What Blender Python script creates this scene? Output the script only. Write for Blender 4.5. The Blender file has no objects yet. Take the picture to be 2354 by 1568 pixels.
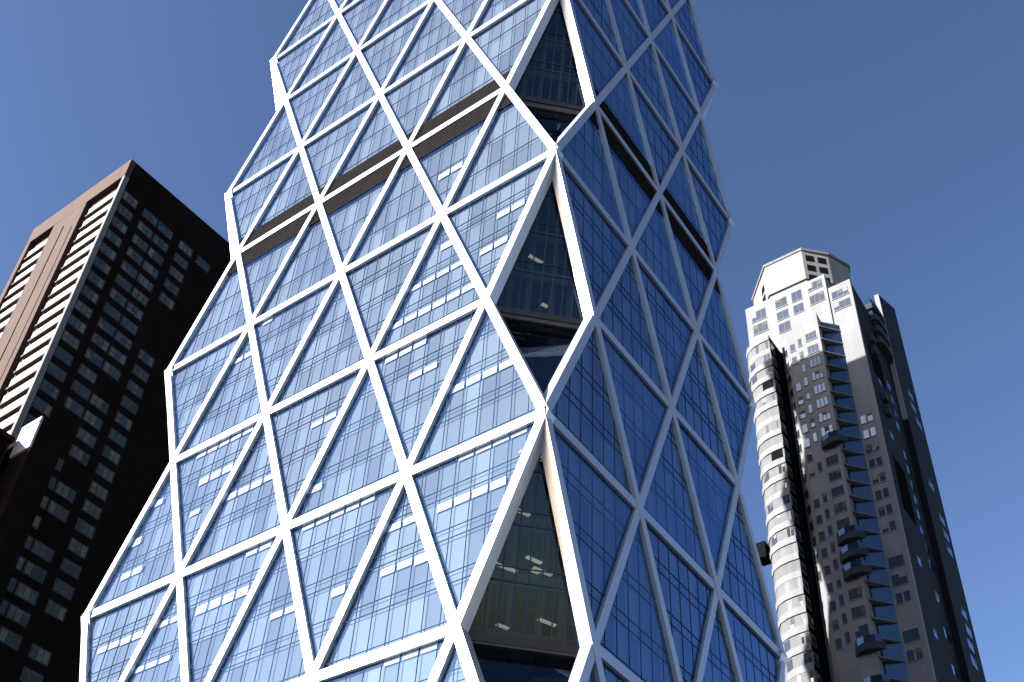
import bpy, bmesh, math, random
from mathutils import Vector
random.seed(7)
sc = bpy.context.scene
R = math.radians

# ------------------------------------------------------------------ camera
Z0 = 55.5                                   # height of the tower's first pinched corner above the street
CAM = Vector((33.4459, -46.479, -53.8403 + Z0))
yaw, elev, roll, F = .6579, .6942, .0618, 2647.8
fw = Vector((-math.sin(yaw)*math.cos(elev), math.cos(yaw)*math.cos(elev), math.sin(elev)))
rt = fw.cross(Vector((0, 0, 1))).normalized(); up = rt.cross(fw)
rt, up = rt*math.cos(roll) + up*math.sin(roll), up*math.cos(roll) - rt*math.sin(roll)
cd = bpy.data.cameras.new("camera"); cam = bpy.data.objects.new("camera", cd)
sc.collection.objects.link(cam); sc.camera = cam
from mathutils import Matrix
m = Matrix((rt, up, -fw)).transposed().to_4x4(); m.translation = CAM
cam.matrix_world = m
cd.sensor_width = 36; cd.lens = F/2353*36; cd.shift_y = 320.8/2353
cd.clip_start = .1; cd.clip_end = 5000

# ------------------------------------------------------------------ sky, sun, exposure
SUN_AZ, SUN_EL = 209.0, 24.5                # clockwise from north (+Y)
w = bpy.data.worlds.new("World"); sc.world = w; w.use_nodes = True
nt = w.node_tree; bg = nt.nodes['Background']
sky = nt.nodes.new('ShaderNodeTexSky'); sky.sky_type = 'NISHITA'; sky.sun_disc = False
sky.sun_elevation = R(SUN_EL); sky.sun_rotation = R(SUN_AZ)
sky.air_density = 1.0; sky.dust_density = 1.0; sky.ozone_density = 1.5
gm = nt.nodes.new('ShaderNodeGamma'); gm.inputs['Gamma'].default_value = 1.4
tn = nt.nodes.new('ShaderNodeMix'); tn.data_type = 'RGBA'; tn.blend_type = 'MULTIPLY'; tn.inputs['Factor'].default_value = 1
tn.inputs['B'].default_value = (.76, .70, .70, 1)               # white balance, and dims the sky against the sun
nt.links.new(sky.outputs[0], gm.inputs['Color']); nt.links.new(gm.outputs[0], tn.inputs['A']); nt.links.new(tn.outputs['Result'], bg.inputs[0])
bg.inputs[1].default_value = .052
sd = bpy.data.lights.new("sun", 'SUN'); sd.energy = 5; sd.angle = R(.5); sd.color = (1, .96, .91)
so = bpy.data.objects.new("sun", sd); sc.collection.objects.link(so)
sv = Vector((math.sin(R(SUN_AZ))*math.cos(R(SUN_EL)), math.cos(R(SUN_AZ))*math.cos(R(SUN_EL)), math.sin(R(SUN_EL))))
so.rotation_euler = sv.to_track_quat('Z', 'Y').to_euler()
so.location = (-60, -120, 160)
sc.view_settings.view_transform = 'Standard'; sc.view_settings.look = 'None'
sc.view_settings.gamma = 1; sc.view_settings.exposure = 2.0

# ------------------------------------------------------------------ materials
def mat(name, col, rough=.6, metal=0., var=0., scale=1., bump=0., spec=.5, stretch=(1, 1, 1)):
    M = bpy.data.materials.new(name); M.use_nodes = True
    n = M.node_tree; b = n.nodes['Principled BSDF']
    b.inputs['Base Color'].default_value = (*col, 1); b.inputs['Roughness'].default_value = rough
    b.inputs['Metallic'].default_value = metal; b.inputs['Specular IOR Level'].default_value = spec
    if var or bump:
        tc = n.nodes.new('ShaderNodeTexCoord'); mp = n.nodes.new('ShaderNodeMapping'); mp.inputs['Scale'].default_value = stretch
        n.links.new(tc.outputs['Object'], mp.inputs['Vector'])
        nz = n.nodes.new('ShaderNodeTexNoise'); nz.inputs['Scale'].default_value = scale; nz.inputs['Detail'].default_value = 5
        n.links.new(mp.outputs[0], nz.inputs['Vector'])
        if var:
            r = n.nodes.new('ShaderNodeMapRange'); r.inputs['From Min'].default_value = .3; r.inputs['From Max'].default_value = .7
            r.inputs['To Min'].default_value = 1-var; r.inputs['To Max'].default_value = 1+var
            n.links.new(nz.outputs['Fac'], r.inputs['Value'])
            mx = n.nodes.new('ShaderNodeMix'); mx.data_type = 'RGBA'; mx.blend_type = 'MULTIPLY'; mx.inputs['Factor'].default_value = 1
            mx.inputs['A'].default_value = (*col, 1); n.links.new(r.outputs[0], mx.inputs['B'])
            n.links.new(mx.outputs['Result'], b.inputs['Base Color'])
        if bump:
            bp = n.nodes.new('ShaderNodeBump'); bp.inputs['Strength'].default_value = bump; bp.inputs['Distance'].default_value = .05
            n.links.new(nz.outputs['Fac'], bp.inputs['Height']); n.links.new(bp.outputs[0], b.inputs['Normal'])
    return M

def glass(name, tint, refl0, through, inner, wav=.02, wscale=.25):
    """coated curtain-wall glass: a tinted mirror over a partly clear pane"""
    M = bpy.data.materials.new(name); M.use_nodes = True; n = M.node_tree
    out = n.nodes['Material Output']; n.nodes.remove(n.nodes['Principled BSDF'])
    tc = n.nodes.new('ShaderNodeTexCoord')
    nz = n.nodes.new('ShaderNodeTexNoise'); nz.inputs['Scale'].default_value = wscale; nz.inputs['Detail'].default_value = 2
    n.links.new(tc.outputs['Object'], nz.inputs['Vector'])
    bp = n.nodes.new('ShaderNodeBump'); bp.inputs['Strength'].default_value = wav; bp.inputs['Distance'].default_value = 1
    n.links.new(nz.outputs['Fac'], bp.inputs['Height'])
    g = n.nodes.new('ShaderNodeBsdfGlossy'); g.inputs['Color'].default_value = (*tint, 1); g.inputs['Roughness'].default_value = .01
    n.links.new(bp.outputs[0], g.inputs['Normal'])
    d = n.nodes.new('ShaderNodeBsdfDiffuse'); d.inputs['Color'].default_value = (*inner, 1)
    t = n.nodes.new('ShaderNodeBsdfTransparent'); t.inputs['Color'].default_value = (.88, .94, 1, 1)
    m1 = n.nodes.new('ShaderNodeMixShader'); m1.inputs[0].default_value = through
    n.links.new(d.outputs[0], m1.inputs[1]); n.links.new(t.outputs[0], m1.inputs[2])
    lw = n.nodes.new('ShaderNodeLayerWeight'); lw.inputs['Blend'].default_value = .5
    pw = n.nodes.new('ShaderNodeMath'); pw.operation = 'POWER'; pw.inputs[1].default_value = 4; n.links.new(lw.outputs['Facing'], pw.inputs[0])
    mr = n.nodes.new('ShaderNodeMapRange'); mr.inputs['To Min'].default_value = refl0; mr.inputs['To Max'].default_value = 1
    n.links.new(pw.outputs[0], mr.inputs['Value'])
    m2 = n.nodes.new('ShaderNodeMixShader'); n.links.new(mr.outputs[0], m2.inputs[0])
    n.links.new(m1.outputs[0], m2.inputs[1]); n.links.new(g.outputs[0], m2.inputs[2])
    n.links.new(m2.outputs[0], out.inputs[0])
    return M

def pane_cells(n):
    """white noise that is constant over one pane of the tower's curtain wall"""
    tc = n.nodes.new('ShaderNodeTexCoord')
    v = n.nodes.new('ShaderNodeVectorMath'); v.operation = 'MULTIPLY_ADD'
    v.inputs[1].default_value = (1/1.524, 1/1.545, 1/3.81425); v.inputs[2].default_value = (-24/1.524 + 64.001, 18/1.545 + 64.001, -55.5/3.81425 + 64.001)
    n.links.new(tc.outputs['Object'], v.inputs[0])
    f = n.nodes.new('ShaderNodeVectorMath'); f.operation = 'FLOOR'; n.links.new(v.outputs[0], f.inputs[0])
    w_ = n.nodes.new('ShaderNodeTexWhiteNoise'); w_.noise_dimensions = '3D'; n.links.new(f.outputs[0], w_.inputs['Vector'])
    return w_
def pane_tilt(M, amt):
    n = M.node_tree; w_ = pane_cells(n)
    a = n.nodes.new('ShaderNodeVectorMath'); a.operation = 'SUBTRACT'; a.inputs[1].default_value = (.5, .5, .5); n.links.new(w_.outputs['Color'], a.inputs[0])
    b = n.nodes.new('ShaderNodeVectorMath'); b.operation = 'MULTIPLY_ADD'; b.inputs[1].default_value = (amt,)*3; n.links.new(a.outputs[0], b.inputs[0])
    bp = [x for x in n.nodes if x.type == 'BUMP'][0]; n.links.new(bp.outputs[0], b.inputs[2])
    c = n.nodes.new('ShaderNodeVectorMath'); c.operation = 'NORMALIZE'; n.links.new(b.outputs[0], c.inputs[0])
    g = [x for x in n.nodes if x.type == 'BSDF_GLOSSY'][0]; n.links.new(c.outputs[0], g.inputs['Normal'])
def pane_tone(M, col, lo, hi):
    n = M.node_tree; w_ = pane_cells(n)
    r = n.nodes.new('ShaderNodeMapRange'); r.inputs['To Min'].default_value = lo; r.inputs['To Max'].default_value = hi; n.links.new(w_.outputs['Value'], r.inputs['Value'])
    mx = n.nodes.new('ShaderNodeMix'); mx.data_type = 'RGBA'; mx.blend_type = 'MULTIPLY'; mx.inputs['Factor'].default_value = 1
    mx.inputs['A'].default_value = (*col, 1); n.links.new(r.outputs[0], mx.inputs['B'])
    n.links.new(mx.outputs['Result'], n.nodes['Principled BSDF'].inputs['Base Color'])
def lamp(name, col, s):
    M = bpy.data.materials.new(name); M.use_nodes = True; b = M.node_tree.nodes['Principled BSDF']
    b.inputs['Base Color'].default_value = (*col, 1); b.inputs['Emission Color'].default_value = (*col, 1); b.inputs['Emission Strength'].default_value = s
    return M

STEEL = mat('stainless_steel', (.36, .375, .42), .36, .5, .06, .35, spec=.5)
TGLASS = glass('curtain_glass', (.26, .52, .98), .13, .88, (.006, .012, .03))
CGLASS = glass('corner_glass', (.45, .6, .8), .05, .8, (.006, .01, .02))
MULL = mat('mullion_metal', (.035, .058, .09), 1, spec=0)
INNER = mat('dim_interior', (.11, .128, .134), .9)
CSLAB = mat('office_concrete', (.035, .038, .036), .9, var=.3, scale=.5)
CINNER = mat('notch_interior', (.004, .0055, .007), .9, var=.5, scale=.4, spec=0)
pane_tilt(TGLASS, .03); pane_tone(INNER, (.11, .128, .134), .65, 1.3)
BLIND = mat('white_blind', (.5, .52, .55), .8)
LOUV = mat('dark_louvre', (.0135, .0125, .0135), 1, spec=0, var=.25, scale=6, stretch=(.2, .2, 6))
SOFF = mat('grey_soffit', (.3, .3, .31), .7)
CEIL = lamp('ceiling_lamp_glow', (1, .93, .72), .06)
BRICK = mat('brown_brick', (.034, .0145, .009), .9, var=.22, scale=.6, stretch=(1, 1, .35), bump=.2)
DARK_SHADE_BRICK = mat('dark_shaded_brick', (.008, .0045, .004), 1, spec=0.05, var=.3, scale=.5, bump=.2)  # slab flank's shade put into the brick colour; also truly dark brick elsewhere
CONC = mat('white_concrete', (.27, .27, .285), .8, var=.08, scale=.8)
FINC = mat('grey_concrete', (.11, .11, .112), .85, var=.15, scale=1)
SLAB = mat('slab_concrete', (.09, .072, .066), .9, var=.15, scale=1)
BGLASS = glass('window_glass', (.75, .88, .98), .20, .2, (.03, .033, .036), .01, .4)
FRAME = mat('dark_frame', (.01, .01, .011), .5)
STONE = mat('pale_stone', (.138, .143, .15), .85, var=.12, scale=.35, stretch=(1, 1, .3), bump=.1)
SHADE_STONE = mat('shaded_stone', (.007, .009, .013), .8, var=.25, scale=.5, spec=.1)  # pale stone of the east flank, its shade put into the colour
SGLASS = glass('slab_window_glass', (.8, .82, .8), .11, .1, (.026, .027, .028), .01, .4)
SGLASS2 = glass('slab_window_blind', (.8, .82, .8), .11, .1, (.06, .057, .05), .01, .4)
SGLASS3 = glass('slab_window_dark', (.6, .75, .9), .11, .1, (.006, .008, .01), .01, .4)
STONE2 = mat('weathered_stone', (.094, .098, .103), .85, var=.15, scale=.5, stretch=(1, 1, .4), bump=.1)
BANDG = glass('band_glass', (.55, .75, 1), .14, .2, (.01, .016, .024), .01, .4)
MULLG = mat('grey_curtain', (.05, .052, .055), .9)
SHADE_GREY = mat('shaded_grey', (.03, .034, .042), .8, spec=.1)  # flank shade put into balcony and terrace grey; bowed balconies share it
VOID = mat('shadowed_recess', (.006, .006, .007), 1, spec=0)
ASPH = mat('asphalt', (.05, .05, .052), .9, var=.2, scale=2)
PAVE = mat('pavement', (.11, .108, .105), .9, var=.1, scale=1)

# ------------------------------------------------------------------ helpers
def joints(M, w_, h, dark=.72):
    n = M.node_tree; b = n.nodes['Principled BSDF']; src = b.inputs['Base Color'].links[0].from_socket
    tc = n.nodes.new('ShaderNodeTexCoord'); sp = n.nodes.new('ShaderNodeSeparateXYZ'); n.links.new(tc.outputs['Object'], sp.inputs[0])
    ad = n.nodes.new('ShaderNodeMath'); n.links.new(sp.outputs['X'], ad.inputs[0]); n.links.new(sp.outputs['Y'], ad.inputs[1])
    cb = n.nodes.new('ShaderNodeCombineXYZ'); n.links.new(ad.outputs[0], cb.inputs['X']); n.links.new(sp.outputs['Z'], cb.inputs['Y'])
    k = n.nodes.new('ShaderNodeTexBrick'); k.offset = 0; k.inputs['Scale'].default_value = 1; k.inputs['Mortar Size'].default_value = .035
    k.inputs['Brick Width'].default_value = w_; k.inputs['Row Height'].default_value = h
    k.inputs['Color1'].default_value = (1, 1, 1, 1); k.inputs['Color2'].default_value = (.93, .93, .93, 1); k.inputs['Mortar'].default_value = (dark, dark, dark, 1)
    n.links.new(cb.outputs[0], k.inputs['Vector'])
    mx = n.nodes.new('ShaderNodeMix'); mx.data_type = 'RGBA'; mx.blend_type = 'MULTIPLY'; mx.inputs['Factor'].default_value = 1
    n.links.new(src, mx.inputs['A']); n.links.new(k.outputs['Color'], mx.inputs['B']); n.links.new(mx.outputs['Result'], b.inputs['Base Color'])
joints(STONE, 2.9, 3.2); joints(STONE2, 2.2, 1.6); joints(BRICK, 6, 3.01, .8); joints(DARK_SHADE_BRICK, 4, 3.01, .6); joints(LOUV, 3.05, 4, .5)
class MB:
    def __init__(s): s.v = []; s.f = []; s.mi = []; s.mats = []; s.open = set()
    def mid(s, m):
        if m not in s.mats: s.mats.append(m)
        return s.mats.index(m)
    def poly(s, pts, m, nrm=None):
        if nrm is not None:
            q = [Vector(p) for p in pts]
            if (q[1]-q[0]).cross(q[2]-q[0]).dot(Vector(nrm)) < 0: pts = list(reversed(pts))
            s.open.add(len(s.f))
        i = len(s.v); s.v += [tuple(p) for p in pts]; s.f.append(tuple(range(i, i+len(pts)))); s.mi.append(s.mid(m))
    def hexa(s, b, t, m):                    # two matching loops -> closed solid
        n = len(b); i = len(s.v); s.v += [tuple(p) for p in b] + [tuple(p) for p in t]; k = s.mid(m)
        s.f.append(tuple(range(i+n-1, i-1, -1))); s.mi.append(k)
        s.f.append(tuple(range(i+n, i+2*n))); s.mi.append(k)
        for a in range(n):
            c = (a+1) % n; s.f.append((i+a, i+c, i+n+c, i+n+a)); s.mi.append(k)
    def box(s, x0, x1, y0, y1, z0, z1, m):
        s.hexa([(x0, y0, z0), (x1, y0, z0), (x1, y1, z0), (x0, y1, z0)], [(x0, y0, z1), (x1, y0, z1), (x1, y1, z1), (x0, y1, z1)], m)
    def prism(s, pts, z0, z1, m):            # counter-clockwise plan; z1 may be a list
        zz = z1 if isinstance(z1, (list, tuple)) else [z1]*len(pts)
        s.hexa([(x, y, z0) for x, y in pts], [(x, y, q) for (x, y), q in zip(pts, zz)], m)
    def beam(s, a, b, nrm, wd, d0, d1, m, ext=0):   # bar a-b, width wd in the wall plane, from depth d0 to d1 along nrm
        a = Vector(a); b = Vector(b); n = Vector(nrm); t = (b-a).normalized(); a = a-t*ext; b = b+t*ext
        sd_ = t.cross(n).normalized()*wd/2
        q = lambda p: [p-sd_+n*d0, p+sd_+n*d0, p+sd_+n*d1, p-sd_+n*d1]
        s.hexa(q(a), q(b), m)
    def build(s, name, parent=None):
        L = ROOTLOC.get(root_of(parent), (0, 0, 0)) if parent else (0, 0, 0)
        me = bpy.data.meshes.new(name); me.from_pydata([(a-L[0], b_-L[1], c-L[2]) for a, b_, c in s.v], [], s.f)
        for M in s.mats: me.materials.append(M)
        me.polygons.foreach_set('material_index', s.mi)
        bm = bmesh.new(); bm.from_mesh(me); bm.faces.ensure_lookup_table(); bmesh.ops.recalc_face_normals(bm, faces=[f for f in bm.faces if f.index not in s.open]); bm.to_mesh(me); bm.free()
        o = bpy.data.objects.new(name, me); sc.collection.objects.link(o)
        if parent:
            o.parent = parent
        return o
ROOTLOC = {}
def root_of(o):
    while o.parent: o = o.parent
    return o.name
def thing(name, label, cat, loc):
    o = bpy.data.objects.new(name, None); sc.collection.objects.link(o); o.location = loc; o.empty_display_size = 2
    o['label'] = label; o['category'] = cat; ROOTLOC[o.name] = loc
    return o
def copy_part(o, parent, off):
    c = o.copy(); sc.collection.objects.link(c); c.parent = parent
    c.location = o.location + Vector(off)
    for ch in o.children:
        d = ch.copy(); sc.collection.objects.link(d); d.parent = c
    return c

# ------------------------------------------------------------------ ground
g = MB(); g.poly([(-2500, -2500, 0), (2500, -2500, 0), (2500, 2500, 0), (-2500, 2500, 0)], ASPH)
o = g.build('street'); o['kind'] = 'structure'
g = MB(); g.box(-70, 14, -12, 52, .004, .14, PAVE); g.box(-120, -71, -50, 60, .004, .139, PAVE); g.box(-60, 14, 84, 140, .004, .138, PAVE)
o = g.build('pavement'); o['kind'] = 'structure'

# ------------------------------------------------------------------ the diagrid tower
ML, MR, HL = 12.192, 12.36, 15.257
NL, NR = 4, 3
tower = thing('diagrid_tower', 'blue glass office tower wrapped in a white steel triangle lattice, tallest in the middle', 'skyscraper', (-24, 18, 0))
zj = lambda j: Z0 + j*HL
class Face:
    def __init__(s, org, du, mod, n, nrm): s.o = Vector(org); s.du = Vector(du)*mod; s.mod = mod; s.n = n; s.nrm = Vector(nrm)
    def P(s, u, j, off=0):
        p = s.o + s.du*u + s.nrm*off; p.z = zj(j); return p
DX, DY = NL*ML, NR*MR
FL = Face((0, 0, 0), (-1, 0, 0), ML, NL, (0, -1, 0))
FR = Face((0, 0, 0), (0, 1, 0), MR, NR, (1, 0, 0))
FW = Face((-DX, 0, 0), (0, 1, 0), MR, NR, (-1, 0, 0))
FN = Face((0, DY, 0), (-1, 0, 0), ML, NL, (0, 1, 0))
J0, J1 = -2, 8
def node(u, n, j):
    lo = 0 if j % 2 == 0 else .5
    return lo - 1e-6 <= u <= n - lo + 1e-6
GLZ = -.10                                    # glass plane behind the lattice axis
def on_screen(p):
    d = p - CAM; z = d.dot(fw)
    if z < 1: return False, (0, 0)
    x = 1176.5 + F*d.dot(rt)/z; y = 784 + 320.8 - F*d.dot(up)/z
    return (-40 < x < 2393 and -60 < y < 1640), (x, y)

def seg_in_tri(tri, axis, val):
    """interval of the other coordinate where the line axis=val crosses a 2-D triangle"""
    r = []
    for a in range(3):
        p, q = tri[a], tri[(a+1) % 3]
        if (p[axis]-val)*(q[axis]-val) < 0:
            t = (val-p[axis])/(q[axis]-p[axis]); r.append(p[1-axis] + t*(q[1-axis]-p[1-axis]))
    return (min(r), max(r)) if len(r) == 2 else None

def make_panel(fc, t3, blind_p, detail=True):
    """one triangular bay of curtain wall: glass, mullions, dark interior behind; blinds as a sub-part"""
    mb = MB(); N = fc.nrm
    tl = [(random.uniform(-.035, .035)) for _ in range(3)]
    mb.poly([fc.P(u, j, GLZ+q) for (u, j), q in zip(t3, tl)], TGLASS, N)
    mb.poly([fc.P(u, j, GLZ-.25) for (u, j) in t3], INNER, N)
    js = [j for u, j in t3]; us = [u for u, j in t3]
    bl = MB(); anyb = False
    if detail:
        j0 = min(js)
        for k in range(0, 4):
            for off, wd in (((0, .036), (.23, .026)) if j0 < 2 else ((0, .026),)):
                jj = j0 + (k+off)/4 + 1e-4
                iv = seg_in_tri(t3, 1, jj)
                if iv and (iv[1]-iv[0])*fc.mod > .6:
                    a, b = fc.P(iv[0], jj), fc.P(iv[1], jj)
                    mb.beam(a, b, N, wd, GLZ-.06, GLZ+.022+.004*(off > 0), MULL)
            if blind_p > 0:                       # drawn blinds at the heads of some panes
                jj = j0 + (k+.93)/4
                iv = seg_in_tri(t3, 1, jj - .03)
                if iv:
                    uu = math.ceil(iv[0]*8)/8; run = random.random() < blind_p; h = random.choice((.55, .6, .7, .8))/HL
                    while uu + .125 <= iv[1] + 1e-6:
                        if random.random() < .2: run = random.random() < blind_p; h = random.choice((.5, .6, .7, .85))/HL
                        if run:
                            c = [fc.P(uu+.004, jj, GLZ-.12), fc.P(uu+.121, jj, GLZ-.12), fc.P(uu+.121, jj-h, GLZ-.12), fc.P(uu+.004, jj-h, GLZ-.12)]
                            bl.hexa(c, [p - N*.02 for p in c], BLIND); anyb = True
                        uu += .125
        k = math.ceil(min(us)*8)
        while k/8 < max(us):
            iv = seg_in_tri(t3, 0, k/8 + 1e-5)
            if iv and (iv[1]-iv[0])*HL > .8:
                mb.beam(fc.P(k/8, iv[0]), fc.P(k/8, iv[1]), N, .034 if j0 < 2 else .022, GLZ-.06, GLZ+.02, MULL)
            k += 1
    return mb, (bl if anyb else None)

panels = []
def triangles(n, j):
    lo0 = 0 if j % 2 == 0 else .5; lo1 = .5 - lo0
    B = [lo0+i for i in range(n+1) if lo0+i <= n-lo0+1e-6]; T = [lo1+i for i in range(n+1) if lo1+i <= n-lo1+1e-6]
    out = [((a, j), (a+1, j), (a+.5, j+1)) for a in B[:-1]] + [((a, j+1), (a+1, j+1), (a+.5, j)) for a in T[:-1]]
    return out
def tri_area(pts):
    q = [on_screen(p)[1] for p in pts]
    return abs((q[1][0]-q[0][0])*(q[2][1]-q[0][1]) - (q[2][0]-q[0][0])*(q[1][1]-q[0][1]))/2
for fc in (FL, FR):
    for j in range(J0, J1):
        for t3 in triangles(fc.n, j):
            pts = [fc.P(u, jj) for u, jj in t3]
            vis = any(on_screen(p)[0] for p in pts)
            panels.append((tri_area(pts) if vis else 0, fc, t3))
panels.sort(key=lambda a: -a[0])
rest = MB()
for i, (ar, fc, t3) in enumerate(panels):
    j = min(jj for u, jj in t3)
    bp_ = {-2: .7, -1: .6, 0: .4, 1: .15, 2: .04}.get(j, 0) if fc is FL else 0
    mb, bl = make_panel(fc, t3, bp_, ar > 0)
    if ar > 0 and i < 98:
        p = mb.build('glass_panel', tower)
        if bl:
            b = bl.build('window_blind', tower); b.parent = p
    else:
        off = len(rest.v); rest.v += mb.v; rest.f += [tuple(q+off for q in f) for f in mb.f]
        rest.open |= {k+len(rest.mi) for k in mb.open}; rest.mi += [rest.mid(mb.mats[k]) for k in mb.mi]
if rest.v:
    o = rest.build('curtain_wall', tower); o['kind'] = 'stuff'
# faces turned away from the street corner
hid = MB()
for fc in (FW, FN):
    for j in range(J0, J1):
        for t3 in triangles(fc.n, j): hid.poly([fc.P(u, jj, GLZ) for u, jj in t3], TGLASS, fc.nrm); hid.poly([fc.P(u, jj, GLZ-.25) for u, jj in t3], INNER, fc.nrm)
for (fa, ea, fb, eb) in ((FL, NL, FW, 0), (FW, NR, FN, NL), (FN, 0, FR, NR)):   # the three other notched corners
    for j in range(J0, J1, 2):
        for jm, jp in ((j+1, j), (j+1, j+2)):
            ia = .5 if ea == 0 else ea-.5; ib = .5 if eb == 0 else eb-.5
            hid.poly([fa.P(ea, jp, GLZ-.1), fa.P(ia, jm, GLZ-.1), fb.P(ib, jm, GLZ-.1)], TGLASS, fa.nrm+fb.nrm)
            hid.poly([fa.P(ea, jp, GLZ-.4), fa.P(ia, jm, GLZ-.4), fb.P(ib, jm, GLZ-.4)], INNER, fa.nrm+fb.nrm)
hid.build('rear_glazing', tower)
core = MB(); core.box(-DX+9, -9, 9, DY-9, 0, zj(J1)-.5, INNER); core.build('core', tower)
roof = MB(); roof.prism([(-DX+.6, .6), (-.6, .6), (-.6, DY-.6), (-DX+.6, DY-.6)], zj(J1)-.35, zj(J1)+.3, SOFF); roof.build('roof', tower)
base = MB(); base.prism([(-DX-1, -1.2), (1.2, -1.2), (1.2, DY+1), (-DX-1, DY+1)], .15, zj(J0)-1.5, STONE2); base.build('base', tower)

# lattice: every straight diagonal run and every ring is one beam
def runs(n):
    out = []
    for d in (.5, -.5):
        st = [(u, J0) for u in range(n+1)] + [((0 if d > 0 else n), j) for j in range(J0+2, J1, 2)]
        for u, j in st:
            u1, j1 = u, j
            while j1 < J1 and node(u1+d, n, j1+1): u1 += d; j1 += 1
            if j1 > j: out.append((d, u, j, u1, j1))
    return out
WD = .74
for fc in (FL, FR):
    for d, u, j, u1, j1 in runs(fc.n):
        if not any(on_screen(fc.P(u+d*k, j+k))[0] or on_screen(fc.P(u+d*(k+1), j+k+1))[0] for k in range(j1-j)): continue
        first = (u in (0, fc.n) and j % 2 == 0); last = (u1 in (0, fc.n) and j1 % 2 == 0)
        mb = MB(); out_d = .15 if d > 0 else .20
        mb.beam(fc.P(u, j), fc.P(u1, j1), fc.nrm, WD, GLZ-.03, out_d, STEEL, .15)
        # the end segments frame the notched corner and are deep boxes
        for flag, (a, b) in ((first, ((u, j), (u+d, j+1))), (last, ((u1-d, j1-1), (u1, j1)))):
            if flag: mb.beam(fc.P(*a), fc.P(*b), fc.nrm, WD-.08, -.75, GLZ-.035, STEEL, .1)
        mb.build('diagonal_beam', tower)
    for j in range(J0, J1+1):
        lo = 0 if j % 2 == 0 else .5
        a, b = fc.P(lo, j), fc.P(fc.n-lo, j)
        if not any(on_screen(a.lerp(b, t/8))[0] for t in range(9)): continue
        mb = MB(); mb.beam(a, b, fc.nrm, .84, GLZ-.025, .125, STEEL, .2)
        mb.build('ring_beam', tower)
    # plant-room louvres above and below the ring at j = 3
    for s_ in (1, -1):
        ja, jb = 3 + s_*.40/HL, 3 + s_*3.1/HL
        ea, eb = .5 - abs(ja-3)*.5, .5 - abs(jb-3)*.5
        mb = MB()
        c = [fc.P(ea+.02, ja, GLZ+.06), fc.P(fc.n-ea-.02, ja, GLZ+.06), fc.P(fc.n-eb-.02, jb, GLZ+.06), fc.P(eb+.02, jb, GLZ+.06)]
        mb.hexa(c, [p - fc.nrm*.05 for p in c], LOUV)
        for q in range(1, 6):
            jj = ja + (jb-ja)*q/6; e = .5 - abs(jj-3)*.5
            mb.beam(fc.P(e+.03, jj), fc.P(fc.n-e-.03, jj), fc.nrm, .08, GLZ+.05, GLZ+.1, LOUV)
        mb.build('louvre_band', tower)
# far-left notch is seen edge-on: its west-face edge beams
for j in range(J0, J1, 2):
    mb = MB()
    mb.beam(FW.P(0, j), FW.P(.5, j+1), FW.nrm, WD, -.9, .22, STEEL, .1)
    mb.beam(FW.P(.5, j+1), FW.P(0, j+2), FW.nrm, WD, -.9, .26, STEEL, .1)
    mb.build('corner_beam', tower)
    mb = MB()
    mb.beam(FN.P(.5, j+1), FN.P(0, j+2), FN.nrm, WD, -.9, .22, STEEL, .1)
    mb.beam(FN.P(0, j), FN.P(.5, j+1), FN.nrm, WD, -.9, .25, STEEL, .1)
    mb.build('corner_beam', tower)

# the notched corner between the two street faces
cn = Vector((1, -1, 0)).normalized()
def corner_facet(jp, jm, ins, lines=True):
    A = FL.P(0, jp) ; B = FL.P(.5, jm); C = FR.P(.5, jm)
    A, B, C = (p - cn*ins for p in (A, B, C))
    n = (B-A).cross(C-A).normalized()
    if n.dot(cn) < 0: n = -n
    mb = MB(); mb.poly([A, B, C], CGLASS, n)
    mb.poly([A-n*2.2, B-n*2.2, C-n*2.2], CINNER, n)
    mid = (B+C)/2; h = (A-mid); wv = (C-B)
    if lines:                                               # floors and columns seen inside
        for k in range(0, 4):
            t = k/4 + .035
            mb.beam(B.lerp(A, t)-n*1.3, C.lerp(A, t)-n*1.3, n, .9, -.2, .2, CSLAB)
        for s_ in (.22, .4, .63, .8):
            p = B.lerp(C, s_)-n*1.6; t = 1-abs(2*s_-1); mb.beam(p, p + h*t*.9, n, .5, -.2, .2, CSLAB)
    for k in range(1, 4) if lines else ():                  # floor lines
        for o_ in (0, .06):
            t = k/4 + o_
            mb.beam(B.lerp(A, t), C.lerp(A, t), n, .14 if o_ == 0 else .07, -.05, .07+.01*(o_ > 0), MULL)
    for k in range(1, 10) if lines else ():                 # mullions
        s_ = k/10; p = B.lerp(C, s_); t = 1-abs(2*s_-1)
        if t > .05: mb.beam(p, p + h*t*.985, n, .09, -.05, .06, MULL)
    mb.beam(B, C, n, .5, -.05, .11, FRAME)
    mb.beam(B, A, n, .7, -.05, .10, FRAME); mb.beam(C, A, n, .7, -.05, .095, FRAME)
    p = mb.build('corner_glazing', tower)
    return p, A, B, C, n
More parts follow.
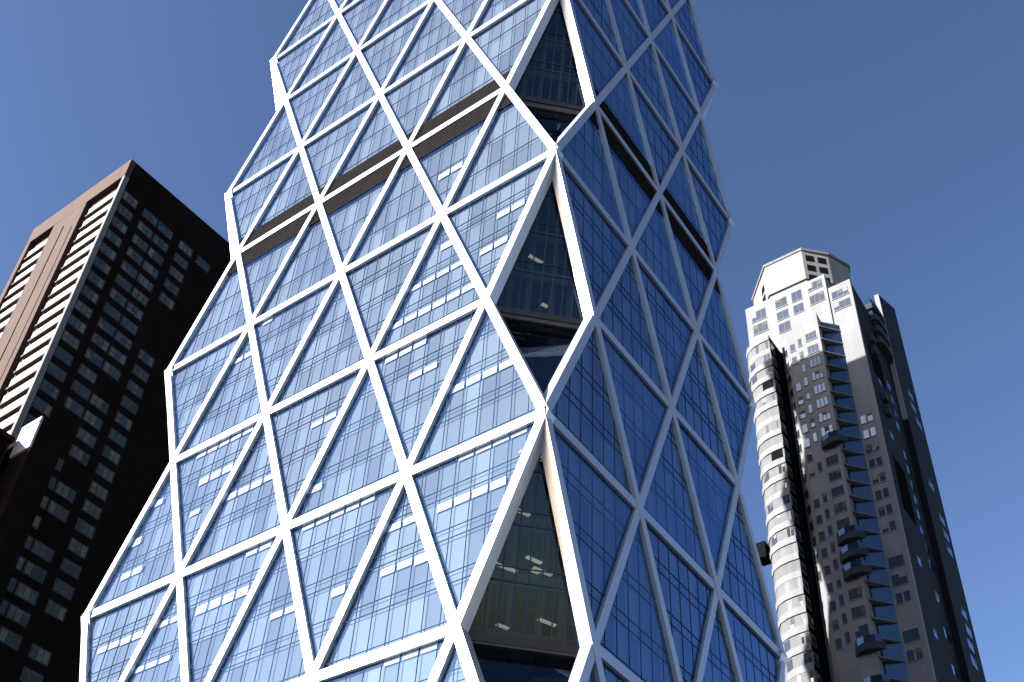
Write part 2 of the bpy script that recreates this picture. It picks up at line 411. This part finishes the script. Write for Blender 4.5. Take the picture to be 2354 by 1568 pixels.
for j in range(J0, J1, 2):
    pu, A, B, C, n = corner_facet(j+2, j+1, .72)
    if j in (-2, 0):                                         # lit ceiling lamps behind the glass
        lm = MB()
        for k in range(4):
            z = .07 + k*.25
            wtot = (C-B).length*(1-z)
            for q in range(7):
                if random.random() < (.4 if j == -2 else .12):
                    s_ = random.uniform(.3, .85); p0 = B.lerp(A, z).lerp(C.lerp(A, z), s_) - n*random.uniform(.5, 1.1) + Vector((0, 0, random.uniform(-.2, .7)))
                    dv = Vector((-.35, -.9, 0)).normalized()*random.uniform(.5, 1.5)
                    lm.beam(p0, p0+dv, Vector((0, 0, 1)), .3, 0, .06, CEIL)
        b = lm.build('ceiling_lamp', tower); b.parent = pu
    pl, A2, B2, C2, n2 = corner_facet(j, j+1, 1.55, False)
    s = MB(); up_ = Vector((0, 0, .06))
    c = [B+up_-cn*.1, C+up_-cn*.1, C2-cn*.1+up_, B2-cn*.1+up_]; s.hexa([q-Vector((0, 0, .1)) for q in c], c, SOFF)
    s.build('soffit', tower)

# ------------------------------------------------------------------ brown apartment slab, left
SX = -78.43
slab = thing('apartment_slab', 'tall brown brick apartment block with stacked white balconies, on the left behind the lattice tower', 'apartment building', (-90, 20, 0))
zz = lambda z: z + Z0
xL = -102.3; RZ = zz(92)
b = MB()
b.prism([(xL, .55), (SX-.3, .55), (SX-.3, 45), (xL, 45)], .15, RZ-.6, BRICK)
b.prism([(SX-.3, .56), (SX, .56), (SX, 45), (SX-.3, 45)], .15, zz(88), DARK_SHADE_BRICK)  # east skin: the same brown brick with shade in its colour
b.build('wall', slab)
b = MB(); b.box(xL, SX, -.3, .54, zz(88), RZ, BRICK); b.build('fascia', slab)
b = MB(); b.hexa([(SX-.5, .56, zz(88.01)), (SX, .56, zz(88.01)), (SX, 45, zz(88.01)), (SX-.5, 45, zz(88.01))],
                 [(SX-.5, .56, RZ), (SX, .56, RZ), (SX, 45, RZ+2.2), (SX-.5, 45, RZ+2.2)], DARK_SHADE_BRICK)
b.build('parapet', slab)
b = MB(); b.box(xL, -101.2, -.28, .54, .15, zz(87.99), BRICK); b.build('pier', slab)
b = MB()
b.box(-95.1, -87.3, -.28, .54, .15, zz(87.99), BRICK)
b.box(-92.3, -91.4, -.40, -.281, .15, zz(85), BRICK); b.box(-89.6, -88.5, -.36, -.281, .15, zz(83), BRICK)
b.build('pier', slab)
b = MB(); b.box(-79.0, SX+.02, -.25, .53, .15, zz(87.99), FINC); b.build('corner_fin', slab)
def balcony(x0, x1, z):
    b = MB()
    b.box(x0, x1, -.05, .52, z-.32, z-.02, SLAB)                # slab
    b.box(x0+.12, x1-.12, .1, .22, z, z+1.62, CONC)             # parapet
    for q in (1/3, .62): b.box(x0+(x1-x0)*q-.015, x0+(x1-x0)*q+.015, .085, .102, z+.05, z+1.6, SLAB)
    o = b.build('balcony', slab)
    w_ = MB(); w_.box(x0+.5, x1-.5, .43, .535, z+1.66, z+2.6, FRAME)
    wo = w_.build('balcony_window', slab); wo.parent = o
    return o
b1 = b2 = None
for k in range(19):
    z = zz(84.1 - 3.01*k)
    if k == 0:
        b1 = balcony(-86.2, -79.35, z)
        b2 = balcony(-101.1, -95.2, z)
    else:
        copy_part(b1, slab, (0, 0, -3.01*k)); copy_part(b2, slab, (0, 0, -3.01*k))
def win_east(y0, y1, z0, z1, tilt):
    b = MB()
    b.box(SX-.05, SX+.03, y0-.12, y1+.12, z0-.12, z1+.12, FRAME)
    o = b.build('window', slab)
    p = MB(); n = 3
    for q in range(n):
        a0 = y0 + (y1-y0)*q/n + .07; a1 = y0 + (y1-y0)*(q+1)/n - .07
        t = random.uniform(-.02, .02)
        p.poly([(SX+.04, a0, z0+.05), (SX+.04+t*.3, a1, z0+.05), (SX+.04+t*.3+tilt, a1, z1-.05), (SX+.04+tilt, a0, z1-.05)], random.choice((SGLASS, SGLASS3, SGLASS2, SGLASS3)), (1, 0, 0))
        if random.random() < .4: p.box(SX+.045, SX+.07, a0, a1, z0+(z1-z0)*.45, z0+(z1-z0)*.45+.06, FRAME)
    po = p.build('pane', slab); po.parent = o
    return o
def silhouette(y):                            # left outline of the lattice tower in the picture
    pts = [(450, 525), (600, 530), (860, 390), (1070, 400), (1425, 205), (1600, 200)]
    for (ya, xa), (yb, xb) in zip(pts, pts[1:]):
        if y <= yb: return xa + (xb-xa)*max(0, (y-ya))/(yb-ya)
    return 200
cols = [(.7, 3.1), (4.5, 7.0), (7.45, 10.0), (11.6, 14.0), (15.2, 17.6)]
for (y0, y1) in cols:
    protos = {}
    for k in range(42):
        z = 83.6 - 3.01*k
        px, py = on_screen(Vector((SX, y0, zz(z))))[1]
        if py > 1600 or px > silhouette(py) + 5 or len([1 for o in slab.children if o.name.split('.')[0] == 'window']) > 98: continue
        if random.random() < .1: continue
        i = random.randrange(7)
        if i not in protos: protos[i] = (win_east(y0, y1, zz(z), zz(z+1.55), (.0, .012, -.012, .02, .0, .006, -.006)[i]), k)
        else: copy_part(protos[i][0], slab, (0, 0, -3.01*(k-protos[i][1])))
# low wing in front of the slab's flank
b = MB(); b.box(SX+.05, -72.6, 0, 3.6, .15, zz(35.6), DARK_SHADE_BRICK); b.box(-76.3, -72.5, -.25, -.002, zz(31.2), zz(36.0), CONC); b.box(-75.2, -72.5, -.3, -.2, zz(35.1), zz(35.3), SLAB)
b.build('wing', slab)

nb = thing('brick_building', 'dark brick building with a straight roof edge, lowest at the bottom left corner', 'building', (-90, -4, 0))
b = MB(); b.box(-110, -76.4, -8, -.9, .15, zz(33.2), DARK_SHADE_BRICK); b.build('wall', nb)
b = MB(); b.box(-110.2, -76, -8.2, -.6, zz(33.2)+.004, zz(33.9), DARK_SHADE_BRICK); b.build('parapet', nb)

# ------------------------------------------------------------------ stepped pale tower, right
cp = thing('stepped_tower', 'pale stone apartment tower with stepped bays and a dark shaded flank, on the right', 'apartment building', (-12, 108, 0))
b = MB()
b.prism([(-22.8, 96), (-6.8, 96), (-6.8, 114), (-22.8, 114)], .15, zz(114.8), STONE)
b.build('shaft', cp)
b = MB(); b.prism([(-6.79, 96.3), (-2.5, 96.3), (-2.5, 97), (-6.79, 97)], .15, [zz(111), zz(111), zz(110.8), zz(110.8)], STONE); b.build('shaft', cp)
b = MB(); b.prism([(-6.79, 97.01), (-2.5, 97.01), (-2.5, 113), (-6.79, 113)], .15, [zz(110.4), zz(110.4), zz(109), zz(109)], SHADE_STONE); b.build('flank', cp)  # stone behind the pale front, darkened to carry the flank's shade
b = MB(); b.prism([(-6.78, 113.01), (-1.5, 112), (-1.5, 122.5), (-6.78, 122.5)], .15, [zz(108), zz(121), zz(127), zz(120)], SHADE_STONE); b.prism([(-2.4, 111.5), (-1.55, 111.5), (-1.55, 111.99), (-2.4, 111.99)], zz(88), zz(121), STONE); b.build('wing', cp)  # wing's shade is in its colour; pale strip only where sunlight falls
# crown
pl = [(-19.2, 100), (-11.4, 100), (-7.6, 104), (-5.4, 109), (-7, 113.5), (-20, 113.5), (-25, 106.5)]
b = MB(); b.prism(pl, zz(120.6), zz(128.9), STONE); b.prism([(x*.985-.2, y*.985+1.9) for x, y in pl], zz(110), zz(120.6), STONE)
b.prism([(-19.4, 99.8), (-11.3, 99.8), (-7.3, 103.9), (-5.1, 109), (-7, 113.8), (-20.2, 113.8), (-25.3, 106.5)], zz(128.9)+.002, zz(129.6), STONE2)
b.build('crown', cp)
va, vb = Vector((-11.4, 100, 0)), Vector((-7.6, 104, 0)); dn = Vector((1, -.95, 0)).normalized()
for r_ in range(3):
    for c_ in range(2):
        q = MB(); a = va.lerp(vb, .12+.45*c_); e = va.lerp(vb, .44+.45*c_); z0 = zz(126.0-2.9*r_)
        c = [Vector((a.x, a.y, z0)), Vector((e.x, e.y, z0)), Vector((e.x, e.y, z0+1.8)), Vector((a.x, a.y, z0+1.8))]
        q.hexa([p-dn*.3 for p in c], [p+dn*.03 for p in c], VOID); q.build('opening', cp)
ca, cb = Vector((-25, 106.5, 0)), Vector((-19.2, 100, 0)); dc = Vector((-.745, -.665, 0))
for (t0, t1, z0) in ((.62, .8, 124), (.3, .48, 121.5), (.6, .8, 121.3)):
    q = MB(); a = ca.lerp(cb, t0); e = ca.lerp(cb, t1)
    c = [Vector((a.x, a.y, zz(z0))), Vector((e.x, e.y, zz(z0))), Vector((e.x, e.y, zz(z0+1.9))), Vector((a.x, a.y, zz(z0+1.9)))]
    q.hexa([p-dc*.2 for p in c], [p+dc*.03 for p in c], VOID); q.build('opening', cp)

WINS = []
def win(*a, **k):
    p = [Vector((*q, z)) for q in a[:2] for z in a[2:4]]; q = [on_screen(v)[1] for v in p]
    n_ = Vector((a[1][1]-a[0][1], a[0][0]-a[1][0], 0)).normalized(); see = n_.dot(CAM-p[0]) > 0 and any(on_screen(v)[0] for v in p)
    WINS.append((abs((q[2][0]-q[0][0])*(q[1][1]-q[0][1])) if see else 0, a))
def win_mesh(m_, p, a, bq, z0, z1, n=2, sill=True, g=BGLASS):
    """a window set in a wall running from plan point a to b: frame into m_, panes into p"""
    a = Vector((*a, 0)); bq = Vector((*bq, 0)); t = (bq-a).normalized(); nn = Vector((t.y, -t.x, 0))
    P = lambda s, z, o: a + t*s + nn*o + Vector((0, 0, z))
    L = (bq-a).length
    c = [P(0, z0, 0), P(L, z0, 0), P(L, z1, 0), P(0, z1, 0)]
    m_.hexa([p_-nn*.1 for p_ in c], [p_+nn*.02 for p_ in c], FRAME)
    if sill: m_.hexa([P(-.1, z0-.15, 0), P(L+.1, z0-.15, 0), P(L+.1, z0-.01, 0), P(-.1, z0-.01, 0)], [P(-.1, z0-.15, .13), P(L+.1, z0-.15, .13), P(L+.1, z0-.01, .13), P(-.1, z0-.01, .13)], STONE)
    for q in range(n):
        s0 = L*q/n + .06; s1 = L*(q+1)/n - .06; tl = random.uniform(0, .02)
        p.poly([P(s0, z0+.06, .03), P(s1, z0+.06, .03+tl*.4), P(s1, z1-.06, .034+tl), P(s0, z1-.06, .03+tl*.6)], g, nn)
        if random.random() < .3:                       # blind half drawn
            zb = z0 + (z1-z0)*random.uniform(.35, .7)
            p.hexa([P(s0, zb, .056), P(s1, zb, .056), P(s1, z1-.06, .056), P(s0, z1-.06, .056)], [P(s0, zb, .06), P(s1, zb, .06), P(s1, z1-.06, .06), P(s0, z1-.06, .06)], MULLG if random.random() < .6 else STONE)
yA, yB = 96, 96.3
for (x0, x1, za, zb, n) in ((-21.7, -18.8, 110.3, 113.0, 3), (-21.7, -18.8, 106.9, 109.4, 3), (-16.8, -14.5, 111.2, 113.5, 2), (-16.8, -14.5, 107.9, 110.1, 2), (-16.8, -14.5, 104.5, 106.9, 2),
                            (-13.5, -11.5, 111, 113.6, 2), (-13.5, -11.5, 107.7, 110, 2), (-10.2, -7.4, 111.9, 114, 3), (-10.2, -7.4, 108.2, 110.6, 3)):
    win((x0, yA), (x1, yA), zz(za), zz(zb), n)
for (za, zb) in ((107.5, 109.4), (104.4, 106.4)): win((-6.2, yB), (-3.1, yB), zz(za), zz(zb), 3)
for k in range(28):
    z = 76.5 - 3.2*k
    if k in (8, 12, 15, 19): continue
    if k in (9, 10, 13, 17, 22): win((-5.6, yB), (-3.3, yB), zz(z-.2), zz(z+1.8), 2); continue
    win((-5.5, yB), (-4.55, yB), zz(z), zz(z+1.8), 1); win((-4.3, yB), (-3.4, yB), zz(z), zz(z+1.8), 1)
# centre bay
cbp = [(-16.6, 96.01), (-16.1, 94.2), (-14.4, 93), (-8.6, 93), (-8.4, 94.6), (-5.9, 96.28)]
b = MB(); b.prism(cbp[:4] + [(-8.6, 96.01)], .15, [zz(99.5), zz(99.7), zz(100.6), zz(102.6), zz(102)], STONE); b.build('bay', cp)
b = MB(); b.prism([(-8.59, 94.6), (-8.3, 94.6), (-5.9, 96.29), (-8.59, 96.29)], .15, [zz(101.6), zz(101.4), zz(100.6), zz(101)], BANDG)
for k in range(24): b.prism([(-8.58, 93.05), (-8.45, 93.05), (-5.85, 96.2), (-5.95, 96.25), (-8.5, 94.55)], zz(99-3.2*k), zz(99.22-3.2*k), STONE2)
b.build('glazed_bay', cp)
for k in range(34):
    z = 96.4 - 3.2*k
    if z < 46 and random.random() < .3: continue
    win((-11.2, 93), (-9.2, 93), zz(z), zz(z+1.9), 3)
    if random.random() < .8: win((-12.7, 93), (-12.0, 93), zz(z-.4), zz(z+1.5), 1)
    if k < 16: win((-15.9, 94.1), (-14.9, 93.38), zz(z-1), zz(z+.8), 1)
    if random.random() < .85: win((-14.25, 93), (-13.3, 93), zz(z-.9), zz(z+.9), 1)
for z in (72.5, 53.2, 50, 46.8, 34, 27.6):               # bowed balconies low on the centre bay
    q = MB(); q.prism([(-11.6, 92.99), (-11, 92.2), (-9.8, 91.7), (-8.2, 91.9), (-7.2, 93), (-8.59, 92.99)], zz(z-1.3), zz(z-.15), SHADE_GREY); q.build('balcony', cp)
    q = MB(); q.prism([(-11.5, 92.985), (-10.95, 92.35), (-9.8, 91.85), (-8.25, 92.05), (-7.5, 92.98), (-8.59, 92.985)], zz(z-.148), zz(z+1.0), BANDG); q.build('glazed_band', cp)
# left rounded bay with banded balconies
def arc(grow=0):
    return [(-22.6-grow, 96.01), (-22.4-grow, 93.2), (-21.6-grow*.7, 92-grow*.3), (-20.2, 91.3-grow), (-18.6, 91-grow), (-17.1, 91-grow), (-17.1, 96.01)]
b = MB(); b.prism(arc(), .15, zz(99.4), STONE2); b.prism(arc(.18), zz(98.6), zz(99.8), STONE); b.build('rounded_bay', cp)
for k in range(34):
    z = 96.9 - 3.2*k
    q = MB(); q.prism(arc(.2 if k % 5 else .05), zz(z-1.5), zz(z-.3), STONE); q.build('balcony', cp)
    m_ = random.choice('aabbcd')
    if m_ == 'a': win((-19.9, 91.22), (-17.4, 91.0), zz(z-.2), zz(z+1.6), 3, False)
    elif m_ == 'b': win((-18.5, 91), (-17.3, 91), zz(z-.2), zz(z+1.6), 2, False); win((-21.5, 91.94), (-20.35, 91.37), zz(z-.2), zz(z+1.5), 2, False)
    elif m_ == 'c':
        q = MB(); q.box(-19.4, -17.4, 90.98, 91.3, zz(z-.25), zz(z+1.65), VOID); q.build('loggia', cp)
    win((-17.1, 91.4), (-17.1, 93.0), zz(z-.1), zz(z+1.4), 2, False)
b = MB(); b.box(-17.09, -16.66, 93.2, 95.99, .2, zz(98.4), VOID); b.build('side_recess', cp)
# dark side box projecting toward the lattice tower
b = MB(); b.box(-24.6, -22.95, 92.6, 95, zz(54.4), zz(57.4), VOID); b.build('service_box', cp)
# east flank: curved balcony stack, lit return, windows
def bow(y0, y1, x, d): return [(x-.5, y1), (x-.5, y0), (x+d*.6, y0), (x+d, y0+1.2), (x+d, y1-1.6), (x+d*.5, y1)]
for k in range(4):
    q = MB(); q.prism(bow(105.2, 111.6, -2.5, 1.3), zz(102+3.1*k), zz(103.4+3.1*k), SHADE_GREY); q.build('flank_balcony', cp)
    q = MB(); q.prism(bow(105.6, 111.4, -2.5, .9), zz(103.42+3.1*k), zz(105.08+3.1*k), BANDG); q.build('glazed_band', cp)
for k in range(36):
    z = 92 - 3.2*k
    if random.random() < .8: y_ = random.uniform(106.4, 108); win((-2.5, y_), (-2.5, y_+random.choice((2, 2.8, 3.4))), zz(z), zz(z+1.8), random.choice((1, 2)), False, BANDG)
    if k % 4 == 1: win((-2.5, 101), (-2.5, 102.6), zz(z), zz(z+1.6), 1, False, BANDG)
    if random.random() < .6: y_ = random.uniform(115.5, 118); win((-1.5, y_), (-1.5, y_+2.8), zz(z+6), zz(z+7.8), 2, False, BANDG)
for (z0, z1) in ((97, 90), (71, 60)):
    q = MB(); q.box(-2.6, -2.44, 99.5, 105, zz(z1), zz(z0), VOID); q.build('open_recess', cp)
for z0 in (98.5, 95.4, 84, 80.8):
    q = MB(); q.box(-2.45, -1.7, 100.6, 101.9, zz(z0), zz(z0+1.7), SHADE_GREY); q.build('terrace_wall', cp)
WINS.sort(key=lambda w_: -w_[0])
few = MB()
for i, (ar, a) in enumerate(WINS):
    if ar <= 0: continue
    if i < 99:
        m_, p = MB(), MB(); win_mesh(m_, p, *a); o = m_.build('window', cp); po = p.build('pane', cp); po.parent = o
    else: win_mesh(few, few, *a)
if few.v: few.build('small_window', cp)['kind'] = 'stuff'
